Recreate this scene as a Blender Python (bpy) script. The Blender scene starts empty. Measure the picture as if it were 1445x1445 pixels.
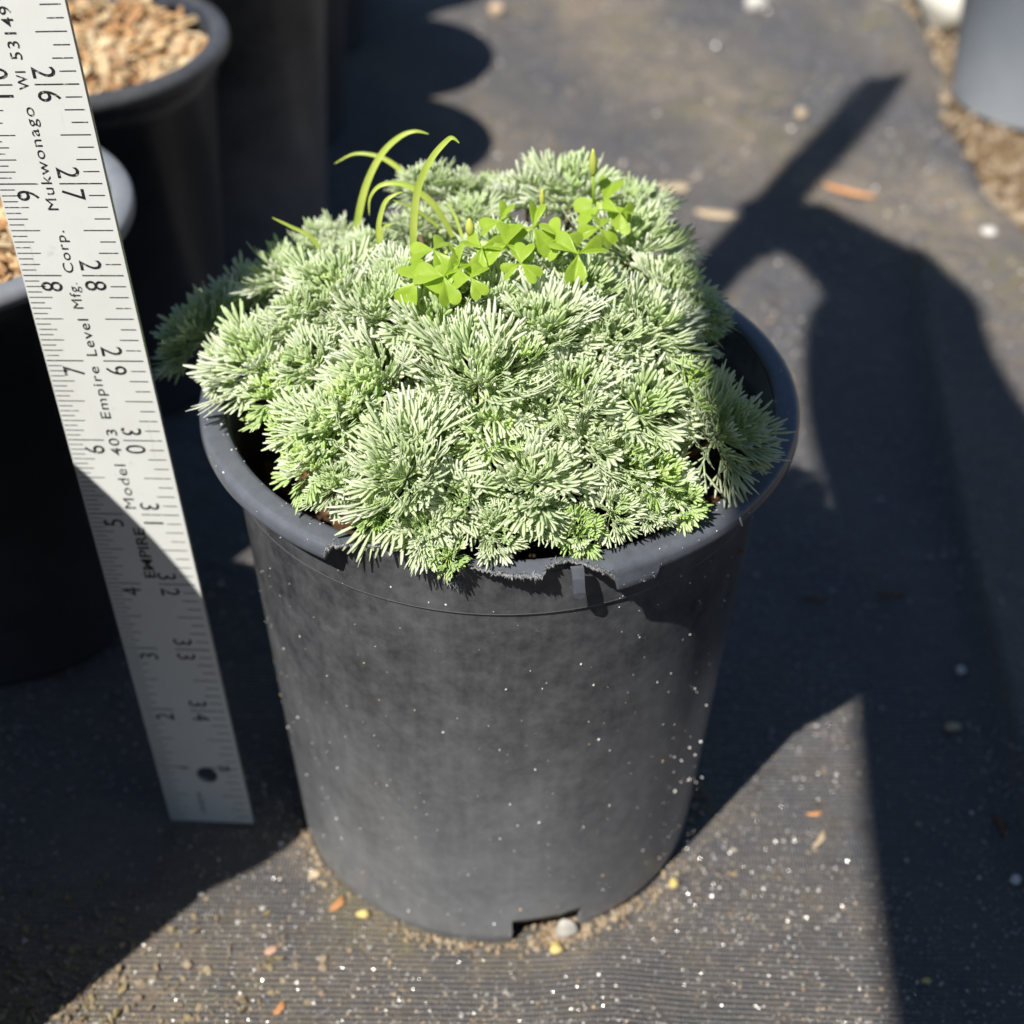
import bpy, math, random
import numpy as np
from mathutils import Vector, Matrix
random.seed(7); rng = np.random.default_rng(7)
U = 0.0254                       # everything is laid out in inches, built in metres
C = bpy.context.scene.collection
scene = bpy.context.scene

# ------------------------------------------------------------------ camera
F_PX, S_PX = 2300.0, 1445.0
PITCH, ROLL, CAM_H = 0.66785, 0.01683, 16.302
fw = np.array([0, math.cos(PITCH), -math.sin(PITCH)])
r0 = np.array([1.0, 0, 0]); u0 = np.cross(r0, fw)
rt = r0*math.cos(ROLL) + u0*math.sin(ROLL); up = -r0*math.sin(ROLL) + u0*math.cos(ROLL)
CO = np.array([0, 0, CAM_H])
cam = bpy.data.objects.new('camera', bpy.data.cameras.new('camera')); C.objects.link(cam)
cam.matrix_world = Matrix(((rt[0], up[0], -fw[0], 0), (rt[1], up[1], -fw[1], 0), (rt[2], up[2], -fw[2], CAM_H*U), (0, 0, 0, 1)))
cam.data.sensor_width = 36; cam.data.lens = 36*F_PX/S_PX
cam.data.clip_start = 0.005; cam.data.clip_end = 200
cam.data.dof.use_dof = True; cam.data.dof.focus_distance = 15.4*U
cam.data.dof.aperture_fstop = cam.data.lens/(0.20*25.4)
cam.data.dof.aperture_blades = 0
scene.camera = cam
# ------------------------------------------------------------------ light
AZ, KK = 0.97994, 0.7781         # shadows fall along AZ, KK long per unit of height
SUN = np.array([KK*math.cos(AZ), KK*math.sin(AZ), -1.0])
ELEV = math.atan(1/KK)
sl = bpy.data.lights.new('sun', 'SUN'); sl.energy = 5.0; sl.angle = math.radians(0.55); sl.color = (1, .965, .90)
so = bpy.data.objects.new('sun', sl); C.objects.link(so)
so.rotation_euler = Vector(SUN).to_track_quat('-Z', 'Y').to_euler(); so.location = (-1, -1.5, 3)
w = bpy.data.worlds.new('World'); scene.world = w; w.use_nodes = True
nt = w.node_tree; sky = nt.nodes.new('ShaderNodeTexSky'); sky.sky_type = 'NISHITA'; sky.sun_disc = False
sky.sun_elevation = ELEV; sky.sun_rotation = math.radians(90) - (AZ + math.pi)
sky.dust_density = .3; sky.ozone_density = 5; sky.air_density = 1.0
bg = nt.nodes['Background']; nt.links.new(sky.outputs[0], bg.inputs[0]); bg.inputs[1].default_value = 0.05
scene.view_settings.view_transform = 'Standard'; scene.view_settings.look = 'None'
scene.view_settings.exposure = 0.54; scene.view_settings.gamma = 1

# ------------------------------------------------------------------ rays used only to lay things out
def ray(x, y):
    d = fw*F_PX + rt*(x - S_PX/2) - up*(y - S_PX/2)
    return CO, d/np.linalg.norm(d)
def unp(x, y, z=0.0):
    o, d = ray(x, y); return o + d*(z - o[2])/d[2]
def on_plane_y(x, y, Y):
    o, d = ray(x, y); return o + d*(Y - o[1])/d[1]

# ------------------------------------------------------------------ materials
def mat(name, base=(.5, .5, .5), rough=.5, spec=.5, **kw):
    m = bpy.data.materials.new(name); m.use_nodes = True
    b = m.node_tree.nodes['Principled BSDF']
    b.inputs['Base Color'].default_value = (*base, 1); b.inputs['Roughness'].default_value = rough
    b.inputs['Specular IOR Level'].default_value = spec
    for k, v in kw.items(): b.inputs[k].default_value = v
    return m
class N:
    def __init__(s, m): s.t = m.node_tree; s.b = s.t.nodes['Principled BSDF']
    def new(s, typ, **kw):
        n = s.t.nodes.new('ShaderNode'+typ)
        for k, v in kw.items(): setattr(n, k, v)
        return n
    def link(s, a, b): s.t.links.new(a, b)
    def co(s, which='Object'):
        if not hasattr(s, '_c'): s._c = s.new('TexCoord')
        return s._c.outputs[which]
    def noise(s, scale, detail=4, rough=.55, vec=None, dist=0):
        n = s.new('TexNoise'); n.inputs['Scale'].default_value = scale; n.inputs['Detail'].default_value = detail
        n.inputs['Roughness'].default_value = rough; n.inputs['Distortion'].default_value = dist
        s.link(vec if vec is not None else s.co(), n.inputs['Vector']); return n.outputs[0]
    def scalevec(s, sc, vec=None):
        n = s.new('Mapping'); n.inputs['Scale'].default_value = sc
        s.link(vec if vec is not None else s.co(), n.inputs['Vector']); return n.outputs[0]
    def ramp(s, f, stops):
        n = s.new('ValToRGB'); e = n.color_ramp.elements
        while len(e) < len(stops): e.new(.5)
        for k, (p, c) in enumerate(stops):
            e[k].position = p; e[k].color = (*c, 1) if len(c) == 3 else c
        s.link(f, n.inputs[0]); return n.outputs[0]
    def rng(s, f, a, b, lo=0, hi=1):
        n = s.new('MapRange'); n.inputs[1].default_value = a; n.inputs[2].default_value = b
        n.inputs[3].default_value = lo; n.inputs[4].default_value = hi; s.link(f, n.inputs[0]); return n.outputs[0]
    def math(s, op, a, b=None):
        n = s.new('Math', operation=op)
        for k, v in enumerate((a, b)):
            if v is None: continue
            if isinstance(v, (int, float)): n.inputs[k].default_value = v
            else: s.link(v, n.inputs[k])
        return n.outputs[0]
    def mix(s, f, a, b, blend='MIX'):
        n = s.new('Mix', data_type='RGBA', blend_type=blend)
        for v, i in ((f, 0), (a, 6), (b, 7)):
            if isinstance(v, (int, float)): n.inputs[i].default_value = v
            elif isinstance(v, tuple): n.inputs[i].default_value = (*v, 1)
            else: s.link(v, n.inputs[i])
        return n.outputs[2]
    def bump(s, h, strength, dist, normal=None):
        n = s.new('Bump'); n.inputs['Strength'].default_value = strength; n.inputs['Distance'].default_value = dist
        s.link(h, n.inputs['Height'])
        if normal is not None: s.link(normal, n.inputs['Normal'])
        return n.outputs[0]

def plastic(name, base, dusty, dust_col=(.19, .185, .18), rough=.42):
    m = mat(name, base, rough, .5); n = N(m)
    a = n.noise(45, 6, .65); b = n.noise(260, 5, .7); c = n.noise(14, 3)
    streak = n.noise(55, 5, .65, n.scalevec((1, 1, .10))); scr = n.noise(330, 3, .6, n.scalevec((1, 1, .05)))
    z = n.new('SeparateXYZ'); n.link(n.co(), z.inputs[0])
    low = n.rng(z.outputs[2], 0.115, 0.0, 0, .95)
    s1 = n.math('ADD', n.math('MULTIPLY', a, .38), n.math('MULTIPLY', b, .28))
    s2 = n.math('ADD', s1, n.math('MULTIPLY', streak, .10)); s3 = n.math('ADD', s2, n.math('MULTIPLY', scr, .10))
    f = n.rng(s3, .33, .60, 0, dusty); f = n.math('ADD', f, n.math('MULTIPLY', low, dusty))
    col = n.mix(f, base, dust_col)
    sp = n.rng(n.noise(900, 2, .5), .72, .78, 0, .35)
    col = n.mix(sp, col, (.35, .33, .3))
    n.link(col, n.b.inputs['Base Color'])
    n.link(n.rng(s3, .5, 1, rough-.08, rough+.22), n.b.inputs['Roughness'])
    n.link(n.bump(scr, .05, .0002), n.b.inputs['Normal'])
    return m
M = {}
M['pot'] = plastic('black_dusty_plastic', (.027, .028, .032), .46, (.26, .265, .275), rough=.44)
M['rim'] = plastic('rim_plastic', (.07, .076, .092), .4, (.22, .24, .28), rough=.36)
M['line'] = mat('scuffed_line', (.13, .13, .135), .6)
M['torn'] = mat('torn_plastic', (.20, .20, .205), .6)
M['back_pot'] = plastic('dull_black_plastic', (.014, .016, .022), .3, (.14, .14, .15), rough=.4)
M['sunlit_pot'] = plastic('sun_brightened_plastic', (.024, .026, .032), .6, (.2, .2, .21), rough=.5)  # lightened copy of the row plastic, sunlight on its side put into the colour
M['grey_pot'] = plastic('sun_bleached_grey_plastic', (.24, .29, .35), .6, (.38, .41, .45), .5)

def cloth_mat():
    m = mat('woven_black_cloth', (.04, .04, .045), .62, .45); n = N(m)
    big = n.noise(7, 5, .6); med = n.noise(38, 5, .65, dist=.4); fine = n.noise(420, 4, .7)
    warp = n.noise(22, 3)
    v = n.new('VectorMath', operation='MULTIPLY_ADD'); n.link(n.co(), v.inputs[0]); v.inputs[1].default_value = (1, 1, 1)
    cmb = n.new('CombineXYZ'); n.link(n.math('MULTIPLY', warp, .0011), cmb.inputs[1]); n.link(cmb.outputs[0], v.inputs[2])
    w1 = n.new('TexWave', bands_direction='Y', wave_type='BANDS'); w1.inputs['Scale'].default_value = 165
    w1.inputs['Distortion'].default_value = .25; w1.inputs['Detail'].default_value = 2; w1.inputs['Detail Scale'].default_value = 2.5
    n.link(v.outputs[0], w1.inputs['Vector'])
    w2 = n.new('TexWave', bands_direction='X', wave_type='BANDS'); w2.inputs['Scale'].default_value = 300
    w2.inputs['Distortion'].default_value = 1.5; n.link(v.outputs[0], w2.inputs['Vector'])
    brk = n.rng(n.noise(90, 4, .65), .35, .65, .15, 1)
    h = n.math('MULTIPLY', n.math('ADD', w1.outputs['Fac'], n.math('MULTIPLY', w2.outputs['Fac'], .7)), brk)
    base = n.mix(n.rng(h, .1, 1.1), (.046, .044, .045), (.118, .111, .103))
    soil = n.new('Attribute', attribute_name='soil').outputs['Fac']
    # tan dust lying in patches
    d = n.math('ADD', n.math('MULTIPLY', big, .6), n.math('MULTIPLY', med, .5))
    dm = n.math('MULTIPLY', n.rng(d, .40, .62, .02, 1), n.math('ADD', n.math('MULTIPLY', soil, .8), .2))
    dm2 = n.math('MULTIPLY', dm, n.rng(fine, .3, .68, .25, 1.2))
    col = n.mix(dm2, base, n.mix(n.noise(60, 3), (.27, .195, .11), (.32, .26, .18)))
    moss = n.math('MULTIPLY', n.math('MULTIPLY', n.rng(n.noise(30, 4, .6, dist=.6), .50, .66, 0, .75), n.rng(fine, .3, .6)), soil)
    col = n.mix(moss, col, (.16, .14, .035))
    n.link(col, n.b.inputs['Base Color'])
    n.b.inputs['Sheen Weight'].default_value = .09; n.b.inputs['Sheen Tint'].default_value = (.45, .62, 1, 1); n.b.inputs['Sheen Roughness'].default_value = .5  # blue sheen tint paints skylight colour into the shaded cloth
    n.link(n.rng(dm, 0, .6, .40, .8), n.b.inputs['Roughness'])
    n.link(n.bump(n.math('ADD', h, n.math('MULTIPLY', fine, .7)), 1.0, .0008), n.b.inputs['Normal'])
    return m
M['cloth'] = cloth_mat()
def soil_mat():
    m = mat('brown_gravelly_soil', (.2, .13, .07), .9, .2); n = N(m)
    a = n.noise(120, 6, .7); b = n.noise(20, 4)
    n.link(n.mix(n.rng(b, .35, .7), n.ramp(a, [(.3, (.06, .04, .022)), (.52, (.22, .14, .075)), (.7, (.36, .27, .17))]), (.17, .12, .07)), n.b.inputs['Base Color'])
    n.link(n.bump(a, 1, .004), n.b.inputs['Normal']); return m
M['soil'] = soil_mat()
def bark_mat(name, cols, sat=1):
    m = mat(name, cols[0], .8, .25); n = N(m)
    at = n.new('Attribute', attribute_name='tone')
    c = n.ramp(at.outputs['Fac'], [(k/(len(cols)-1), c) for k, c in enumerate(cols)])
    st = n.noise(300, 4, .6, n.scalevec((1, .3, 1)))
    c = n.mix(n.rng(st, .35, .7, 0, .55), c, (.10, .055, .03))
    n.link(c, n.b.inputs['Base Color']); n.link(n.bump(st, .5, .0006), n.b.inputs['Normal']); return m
M['bark'] = bark_mat('bark_mulch', [(.40, .21, .09), (.54, .32, .15), (.64, .45, .24), (.72, .58, .36), (.46, .28, .15)])
M['dark_bark'] = bark_mat('dark_brown_bark', [(.05, .03, .018), (.12, .055, .025), (.22, .10, .04), (.05, .035, .022)])  # darker brown chips than in the row pots
M['grain'] = bark_mat('sand_grains', [(.82, .80, .76), (.5, .46, .40), (.55, .38, .2), (.34, .33, .32), (.82, .80, .75)])

M['grain'].node_tree.nodes['Principled BSDF'].inputs['Roughness'].default_value = .3
M['grain'].node_tree.nodes['Principled BSDF'].inputs['Specular IOR Level'].default_value = .8
M['glint'] = mat('glint_flecks', (.80, .79, .76), .3, .6, Metallic=.85)  # metallic flecks added to make the cloth sparkle
M['crumb'] = bark_mat('soil_crumb', [(.12, .09, .06), (.22, .17, .12), (.30, .24, .17), (.26, .22, .10), (.10, .08, .06)])
M['scree'] = bark_mat('brown_scree', [(.34, .26, .17), (.28, .2, .12), (.42, .34, .24), (.22, .16, .1)])
def leaf_mat(name, silver, green, fresh, trans=.28):
    m = mat(name, silver, .5, .45); n = N(m); t = n.t
    n.b.inputs['Sheen Weight'].default_value = .35; n.b.inputs['Sheen Roughness'].default_value = .4
    tone = n.new('Attribute', attribute_name='tone').outputs['Fac']; cen = n.new('Attribute', attribute_name='young').outputs['Fac']
    oi = n.new('ObjectInfo')
    c = n.mix(n.rng(tone, 0, 1.1), green, silver); c = n.mix(n.rng(tone, 1.1, 1.7, 0, .7), c, (.90, .92, .86))
    c = n.mix(n.math('MULTIPLY', cen, n.rng(oi.outputs['Random'], 0, 1, .35, 1)), c, fresh)
    c = n.mix(n.rng(n.noise(500, 3), .35, .75, 0, .15), c, (.8, .84, .74))
    n.link(c, n.b.inputs['Base Color'])
    tr = n.new('BsdfTranslucent'); n.link(n.mix(.35, c, fresh), tr.inputs['Color'])
    ms = n.new('MixShader'); ms.inputs[0].default_value = trans
    out = t.nodes['Material Output']; n.link(n.b.outputs[0], ms.inputs[1]); n.link(tr.outputs[0], ms.inputs[2]); n.link(ms.outputs[0], out.inputs[0])
    return m
M['silver'] = leaf_mat('silvery_foliage', (.90, .94, .72), (.68, .80, .44), (.56, .74, .20), .46)
M['lime'] = leaf_mat('young_green_foliage', (.78, .90, .44), (.50, .72, .18), (.62, .80, .14), .42)
def thin_leaf(name, a, b, trans=.4, rough=.38):
    m = mat(name, a, rough, .5); n = N(m)
    c = n.mix(n.rng(n.noise(120, 3), .35, .7), a, b); n.link(c, n.b.inputs['Base Color'])
    tr = n.new('BsdfTranslucent'); n.link(c, tr.inputs['Color']); ms = n.new('MixShader'); ms.inputs[0].default_value = trans
    n.link(n.b.outputs[0], ms.inputs[1]); n.link(tr.outputs[0], ms.inputs[2]); n.link(ms.outputs[0], n.t.nodes['Material Output'].inputs[0]); return m
M['sorrel'] = thin_leaf('lime_clover_leaf', (.34, .50, .04), (.46, .62, .09), .45)
M['grass'] = thin_leaf('yellow_green_grass', (.52, .60, .12), (.38, .50, .08), .3)
M['bud'] = thin_leaf('yellow_bud', (.62, .62, .12), (.5, .58, .12), .25)
M['stem'] = mat('woody_stem', (.16, .10, .05), .8)

def ruler_mat():
    m = mat('painted_aluminium', (.70, .70, .67), .38, .5); n = N(m)
    a = n.noise(40, 5, .6); b = n.noise(700, 3, .6, n.scalevec((1, .08, 1))); c = n.noise(150, 5, .7)
    col = n.mix(n.rng(a, .4, .75, 0, .35), (.63, .64, .615), (.52, .51, .47))
    col = n.mix(n.rng(c, .62, .74, 0, .5), col, (.42, .38, .32)); sc = n.noise(60, 4, .7, n.scalevec((14, .35, 1)))
    col = n.mix(n.rng(sc, .66, .70, 0, .35), col, (.38, .37, .34)); col = n.mix(n.rng(n.noise(25, 3), .55, .75, 0, .25), col, (.55, .53, .45))
    n.link(col, n.b.inputs['Base Color']); n.link(n.bump(b, .08, .0003), n.b.inputs['Normal']); return m
M['ruler'] = ruler_mat()
M['ruler_edge'] = mat('bare_aluminium_edge', (.30, .31, .27), .45, .5, Metallic=.5)
def ink_mat():
    m = mat('black_print', (.012, .013, .015), .5); n = N(m)
    f = n.rng(n.noise(700, 4, .7), .57, .66, 0, .85)
    n.link(n.mix(f, (.012, .013, .015), (.5, .5, .46)), n.b.inputs['Base Color']); return m
M['ink'] = ink_mat()
M['faint'] = mat('worn_print', (.22, .22, .21), .5)
M['stone'] = None
def stone(name, a, b):
    m = mat(name, a, .75, .3); n = N(m); f = n.noise(150, 5, .6)
    n.link(n.mix(n.rng(f, .35, .7), a, b), n.b.inputs['Base Color']); n.link(n.bump(f, .5, .001), n.b.inputs['Normal']); return m

# ------------------------------------------------------------------ mesh helpers
def mesh(name, V, Fc, m, parent=None, smooth=True, tone=None, young=None, mi=None, mats=None, loc=(0, 0, 0)):
    me = bpy.data.meshes.new(name)
    V = np.asarray(V, float)*U
    me.from_pydata(V.tolist(), [], Fc if isinstance(Fc, list) else Fc.tolist())
    for mm in (mats or [m]): me.materials.append(mm)
    if mi is not None: me.polygons.foreach_set('material_index', mi)
    if smooth: me.polygons.foreach_set('use_smooth', [True]*len(me.polygons))
    for nm, arr in (('tone', tone), ('young', young)):
        if arr is not None:
            at = me.attributes.new(nm, 'FLOAT', 'POINT'); at.data.foreach_set('value', np.asarray(arr, np.float32))
    me.update()
    o = bpy.data.objects.new(name, me); C.objects.link(o); o.location = Vector(loc)*U
    if parent: o.parent = parent
    return o
def tag(o, label=None, cat=None, group=None, kind=None):
    for k, v in (('label', label), ('category', cat), ('group', group), ('kind', kind)):
        if v: o[k] = v
    return o
def empty(name, loc, label, cat, group=None):
    o = bpy.data.objects.new(name, None); C.objects.link(o); o.location = Vector(loc)*U; o.empty_display_size = .02
    return tag(o, label, cat, group)
def grid_faces(nu, nv, closed_u=False):
    f = []
    for a in range(nu if closed_u else nu-1):
        for b in range(nv-1):
            a2 = (a+1) % nu
            f.append((a*nv+b, a2*nv+b, a2*nv+b+1, a*nv+b+1))
    return f
class MB:
    def __init__(s): s.V = []; s.F = []; s.T = []; s.Y = []
    def add(s, V, Fc, tone=0, young=0):
        k = len(s.V); s.V += [tuple(v) for v in V]; s.F += [tuple(i+k for i in f) for f in Fc]
        s.T += [tone]*len(V) if np.isscalar(tone) else list(tone); s.Y += [young]*len(V) if np.isscalar(young) else list(young)
    def tube(s, P, R, n=6, flat=1.0, side=None, tone=0, young=0, cap=True):
        P = np.asarray(P, float); k = len(P); V = []
        for i in range(k):
            t = P[min(i+1, k-1)]-P[max(i-1, 0)]; t = t/(np.linalg.norm(t)+1e-9)
            a = np.array(side if side is not None else (0.3, .2, 1.0)); a = a-t*(a@t); a /= np.linalg.norm(a)+1e-9
            b = np.cross(t, a)
            for j in range(n):
                an = 2*math.pi*j/n; V.append(P[i]+R[i]*(a*math.cos(an)+b*math.sin(an)*flat))
        Fc = [(i*n+j, i*n+(j+1) % n, (i+1)*n+(j+1) % n, (i+1)*n+j) for i in range(k-1) for j in range(n)]
        if cap: Fc += [tuple(range(n))[::-1], tuple((k-1)*n+j for j in range(n))]
        s.add(V, Fc, tone, young)
    def build(s, name, m, parent=None, smooth=True, loc=(0, 0, 0), attrs=False):
        return mesh(name, s.V, s.F, m, parent, smooth, s.T if attrs else None, s.Y if attrs else None, loc=loc)
def lathe(prof, n=96, cx=0, cy=0):
    V = []; th = np.linspace(0, 2*math.pi, n, endpoint=False)
    for t in th:
        for r, z in prof: V.append((cx+r*math.cos(t), cy+r*math.sin(t), z))
    return V, grid_faces(n, len(prof), True)
def hash2(x, y):                          # cheap smooth undulation
    return (math.sin(x*.9+1.3)*math.cos(y*.55+.4) + .6*math.sin(x*.37-y*.71+2) + .35*math.sin(2.1*x+1.1*y))/1.95

# ------------------------------------------------------------------ ground
PC = (-.1505, 14.777)                       # the middle of the pot in front
fold = np.array([unp(*q)[:2] for q in ((1285, 330), (1300, 480), (1335, 650), (1383, 870), (1405, 960), (1430, 1080), (1455, 1180))])
def fold_dist(x, y):
    d = 9; sgn = 1
    for a, b in zip(fold[:-1], fold[1:]):
        ab = b-a; t = max(0, min(1, ((x-a[0])*ab[0]+(y-a[1])*ab[1])/(ab@ab))); q = a+ab*t
        dd = math.hypot(x-q[0], y-q[1])
        if dd < d: d = dd; sgn = 1 if x > q[0] else -1
    return d*sgn
def x_edge(y): return 10.45 + .22*math.sin(y*.5) + .08*math.sin(y*1.7) + max(0, 30-y)*.12
def gz(x, y):
    flat = min(1, max(0, (math.hypot(x-PC[0], y-PC[1])-2.7)/4))
    left = min(1, max(0, (x+3.6)/2))*1.0
    z = .13*hash2(x*.8, y*.8)*flat*(0.25+.75*left)
    z += .05*math.exp(-((x-1.2)/.7)**2)*max(0, min(1, (13.0-y)/1.5)) * 3.0   # soft wrinkle running to the camera
    if x > 3:
        fd = fold_dist(x, y)
        z += .26*(1/(1+math.exp(-fd/.03)))*math.exp(-max(0, fd)/1.4)
        e = x_edge(y)-x
        z += .34*math.exp(-((e-.9)/.55)**2)*min(1, max(0, (y-22)/6)) * (.8+.2*math.sin(y))
        if e < .35: z -= (.35-e)*.5
    return z
xs = np.concatenate([np.arange(-40, -14, .8), np.arange(-14, 16.01, .14)]); ys = np.concatenate([np.arange(-20, 8, .6), np.arange(8, 48, .14), np.arange(48, 110, 1.2)])
V = []
for x in xs:
    for y in ys:
        xe = x_edge(y) if y > 5 else 14
        t = (x+40)/56
        xx = x if x < 6 else 6+(x-6)/(16.0-6)*(xe-6)      # squeeze the last strip so the sheet ends on its wavy edge
        V.append((xx, y, gz(xx, y)))
def soil_at(x, y):
    v = 1.0*math.exp(-((x+5.2)/2.6)**2-((y-11)/1.9)**2)+.55*math.exp(-((math.hypot(x-PC[0], y-PC[1])-2.7)/.5)**2)
    v += 1.0*max(0, min(1, (y-25)/7))*(.5+.5*math.sin(x*.8+y*.45))*(1 if x > 1 else .6)
    if x > 3 and y > 16 and 0 < fold_dist(x, y) < 3: v += .3
    return max(.08, min(1, v))
cloth = mesh('ground_cloth', V, grid_faces(len(xs), len(ys)), M['cloth'])
at_ = cloth.data.attributes.new('soil', 'FLOAT', 'POINT'); at_.data.foreach_set('value', np.array([soil_at(a[0], a[1]) for a in V], np.float32))
tag(cloth, kind='structure')
V = [(-4000, -4000, -.32), (4000, -4000, -.32), (4000, 4000, -.32), (-4000, 4000, -.32)]
tag(mesh('ground', V, [(0, 1, 2, 3)], M['soil'], smooth=False), kind='structure')

ICO_V = []; t_ = (1+5**.5)/2
for a in (-1, 1):
    for b in (-t_, t_): ICO_V += [(a, b, 0), (0, a, b), (b, 0, a)]
ICO_V = np.array(ICO_V)/math.hypot(1, t_)
ICO_F = []
for i in range(12):
    for j in range(i+1, 12):
        for k in range(j+1, 12):
            if all(abs(np.linalg.norm(ICO_V[a]-ICO_V[b])-1.0515) < .01 for a, b in ((i, j), (j, k), (i, k))):
                nn = np.cross(ICO_V[j]-ICO_V[i], ICO_V[k]-ICO_V[i]); ICO_F.append((i, j, k) if nn@ICO_V[i] > 0 else (i, k, j))
def lump(mb, p, s, sc=(1, 1, .7), tone=None, irr=.25):
    A = rng.normal(size=(3, 3)); Q, _ = np.linalg.qr(A)
    v = ICO_V*(1+rng.uniform(-irr, irr, (12, 1)))*np.array(sc)*s
    mb.add(v@Q.T+np.array(p), ICO_F, rng.random() if tone is None else tone)
# loose sand and grit on the cloth
g = MB(); TV = np.array([(1, 1, 1), (1, -1, -1), (-1, 1, -1), (-1, -1, 1)])/1.7; TF = [(0, 1, 2), (0, 2, 3), (0, 3, 1), (1, 3, 2)]
cnt = 0
while cnt < 26000:
    y = 9.5+37*rng.random()**1.5; x = rng.uniform(-.36*y-2.2, .36*y+2.2)
    if x > x_edge(y)-.2 or math.hypot(x-PC[0], y-PC[1]) < 2.56: continue
    dn = math.sin(x*1.3+2)*math.sin(y*.8)+.5*math.sin(x*.5+y*1.9)
    if rng.random() > .55+.4*dn: continue
    s = .007+.018*rng.random()**3 + .0003*y
    if rng.random() < (.012 if y < 26 else .07): s = rng.uniform(.03, .06)
    Q, _ = np.linalg.qr(rng.normal(size=(3, 3)))
    g.add(TV@Q.T*s*(1, 1, .8)+np.array((x, y, gz(x, y)+s*.4)), TF, rng.random()); cnt += 1
tag(g.build('sand', M['grain'], smooth=False, attrs=True), 'pale sand grains scattered over the black woven ground cloth', 'sand', kind='stuff')
g = MB()
for k in range(38000):
    y = 10.3+12.5*rng.random()**1.3; x = rng.uniform(-.36*y-1.5, .36*y+1.5)
    if math.hypot(x-PC[0], y-PC[1]) < 2.56: continue
    if (x > 4.9 or x < -4.4-.55*(10.6-y)) and rng.random() < .85: continue  # flecks thinned out where the shade lies
    s = .005+.006*rng.random()**2; Q, _ = np.linalg.qr(rng.normal(size=(3, 3)))
    g.add(TV@Q.T*s+np.array((x, round(y/.148)*.148+rng.normal()*.02, gz(x, y)+s*.6)), TF, rng.choice([0, 0, 1, .3]))
tag(g.build('cloth_glints', M['glint'], smooth=False), 'bright metallic flecks added as glints on the sunlit ribs of the ground cloth', 'mineral dust', kind='stuff')
g = MB()
for k in range(1500):
    x = -5.3+rng.normal()*1.4; y = 11.0+rng.normal()*.9
    if math.hypot(x-PC[0], y-PC[1]) < 2.7: continue
    s = .010+.05*rng.random()**2.5; lump(g, (x, y, gz(x, y)+s*.4), s, (1.3, 1, .5), tone=rng.choice([.5, .6, .68, .55, .3]))
tag(g.build('soil_crumbs', M['crumb'], smooth=False, attrs=True), 'brown soil crumbs spilled on the cloth at the bottom left corner', 'soil crumbs', kind='stuff')
# gravel banked against the foot of the pot and by the cloth's edge
g = MB()
for k in range(260):                                      # spilled out of the drain notch
    th = -1.20+rng.normal()*.07; r = 2.28+rng.random()*.42; s = rng.uniform(.02, .055)
    lump(g, (PC[0]+r*math.cos(th), PC[1]+r*math.sin(th), s*.5+max(0, 2.62-r)*.55*rng.random()), s, tone=rng.choice([0, .3, .5, .7, 1]))
for k in range(620):
    th = rng.uniform(-math.pi, 0.1); r = 2.56+abs(rng.normal())*.09
    if k < 130: th = -1.18+rng.normal()*.12; r = 2.5+abs(rng.normal())*.12
    if k >= 130 and rng.random() > .5+.5*math.sin(th*7+1): continue
    s = rng.uniform(.012, .045); x = PC[0]+r*math.cos(th); y = PC[1]+r*math.sin(th)
    lump(g, (x, y, gz(x, y)+s*.5), s, tone=rng.choice([.5, .55, .6, .68, .72, .5, .3]))
tag(g.build('gravel', M['scree'], smooth=False, attrs=True), 'fine tan gravel banked around the foot of the front black pot', 'gravel', kind='stuff')
g = MB()
for k in range(2600):
    y = rng.uniform(22, 50); x = x_edge(y)+rng.uniform(-.25, 7)
    s = rng.uniform(.04, .16); lump(g, (x, y, -.3+s*.5+(.25 if x < x_edge(y) else 0)), s, tone=rng.choice([.5, .55, .6, .68, .65, .45]))
tag(g.build('gravel', M['scree'], smooth=False, attrs=True), 'coarse brown gravel beyond the edge of the ground cloth', 'gravel', kind='stuff')

def bark_fill(cx, cy, r, z, n, m, label, size=(.12, .42), seed=1):
    rg = np.random.default_rng(seed); g = MB()
    V, Fc = lathe([(0.01, z-.1), (r*.5, z-.1), (r, z-.12)], 48, cx, cy); g.add(V, Fc, .0)
    for k in range(n):
        rr = r*math.sqrt(rg.random())*.97; th = rg.uniform(0, 6.283); L = rg.uniform(*size); W = L*rg.uniform(.25, .6); H = L*rg.uniform(.08, .25)
        v = np.array([(sx*L*(1+.2*rg.normal()), sy*W*(1+.3*rg.normal()), sz*H) for sx in (-.5, .5) for sy in (-.5, .5) for sz in (-.5, .5)])
        a, b, c = rg.uniform(0, 6.28), rg.normal()*.45, rg.normal()*.45
        Rm = np.array(Matrix.Rotation(a, 3, 'Z') @ Matrix.Rotation(b, 3, 'X') @ Matrix.Rotation(c, 3, 'Y'))
        g.add(v@Rm.T+np.array((cx+rr*math.cos(th), cy+rr*math.sin(th), z+rg.uniform(-.08, .12))),
              [(0, 1, 3, 2), (4, 6, 7, 5), (0, 4, 5, 1), (2, 3, 7, 6), (0, 2, 6, 4), (1, 5, 7, 3)], rg.random())
    o = g.build('bark_mulch', m, smooth=False, attrs=True); return tag(o, label, 'bark mulch', kind='stuff')

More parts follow.
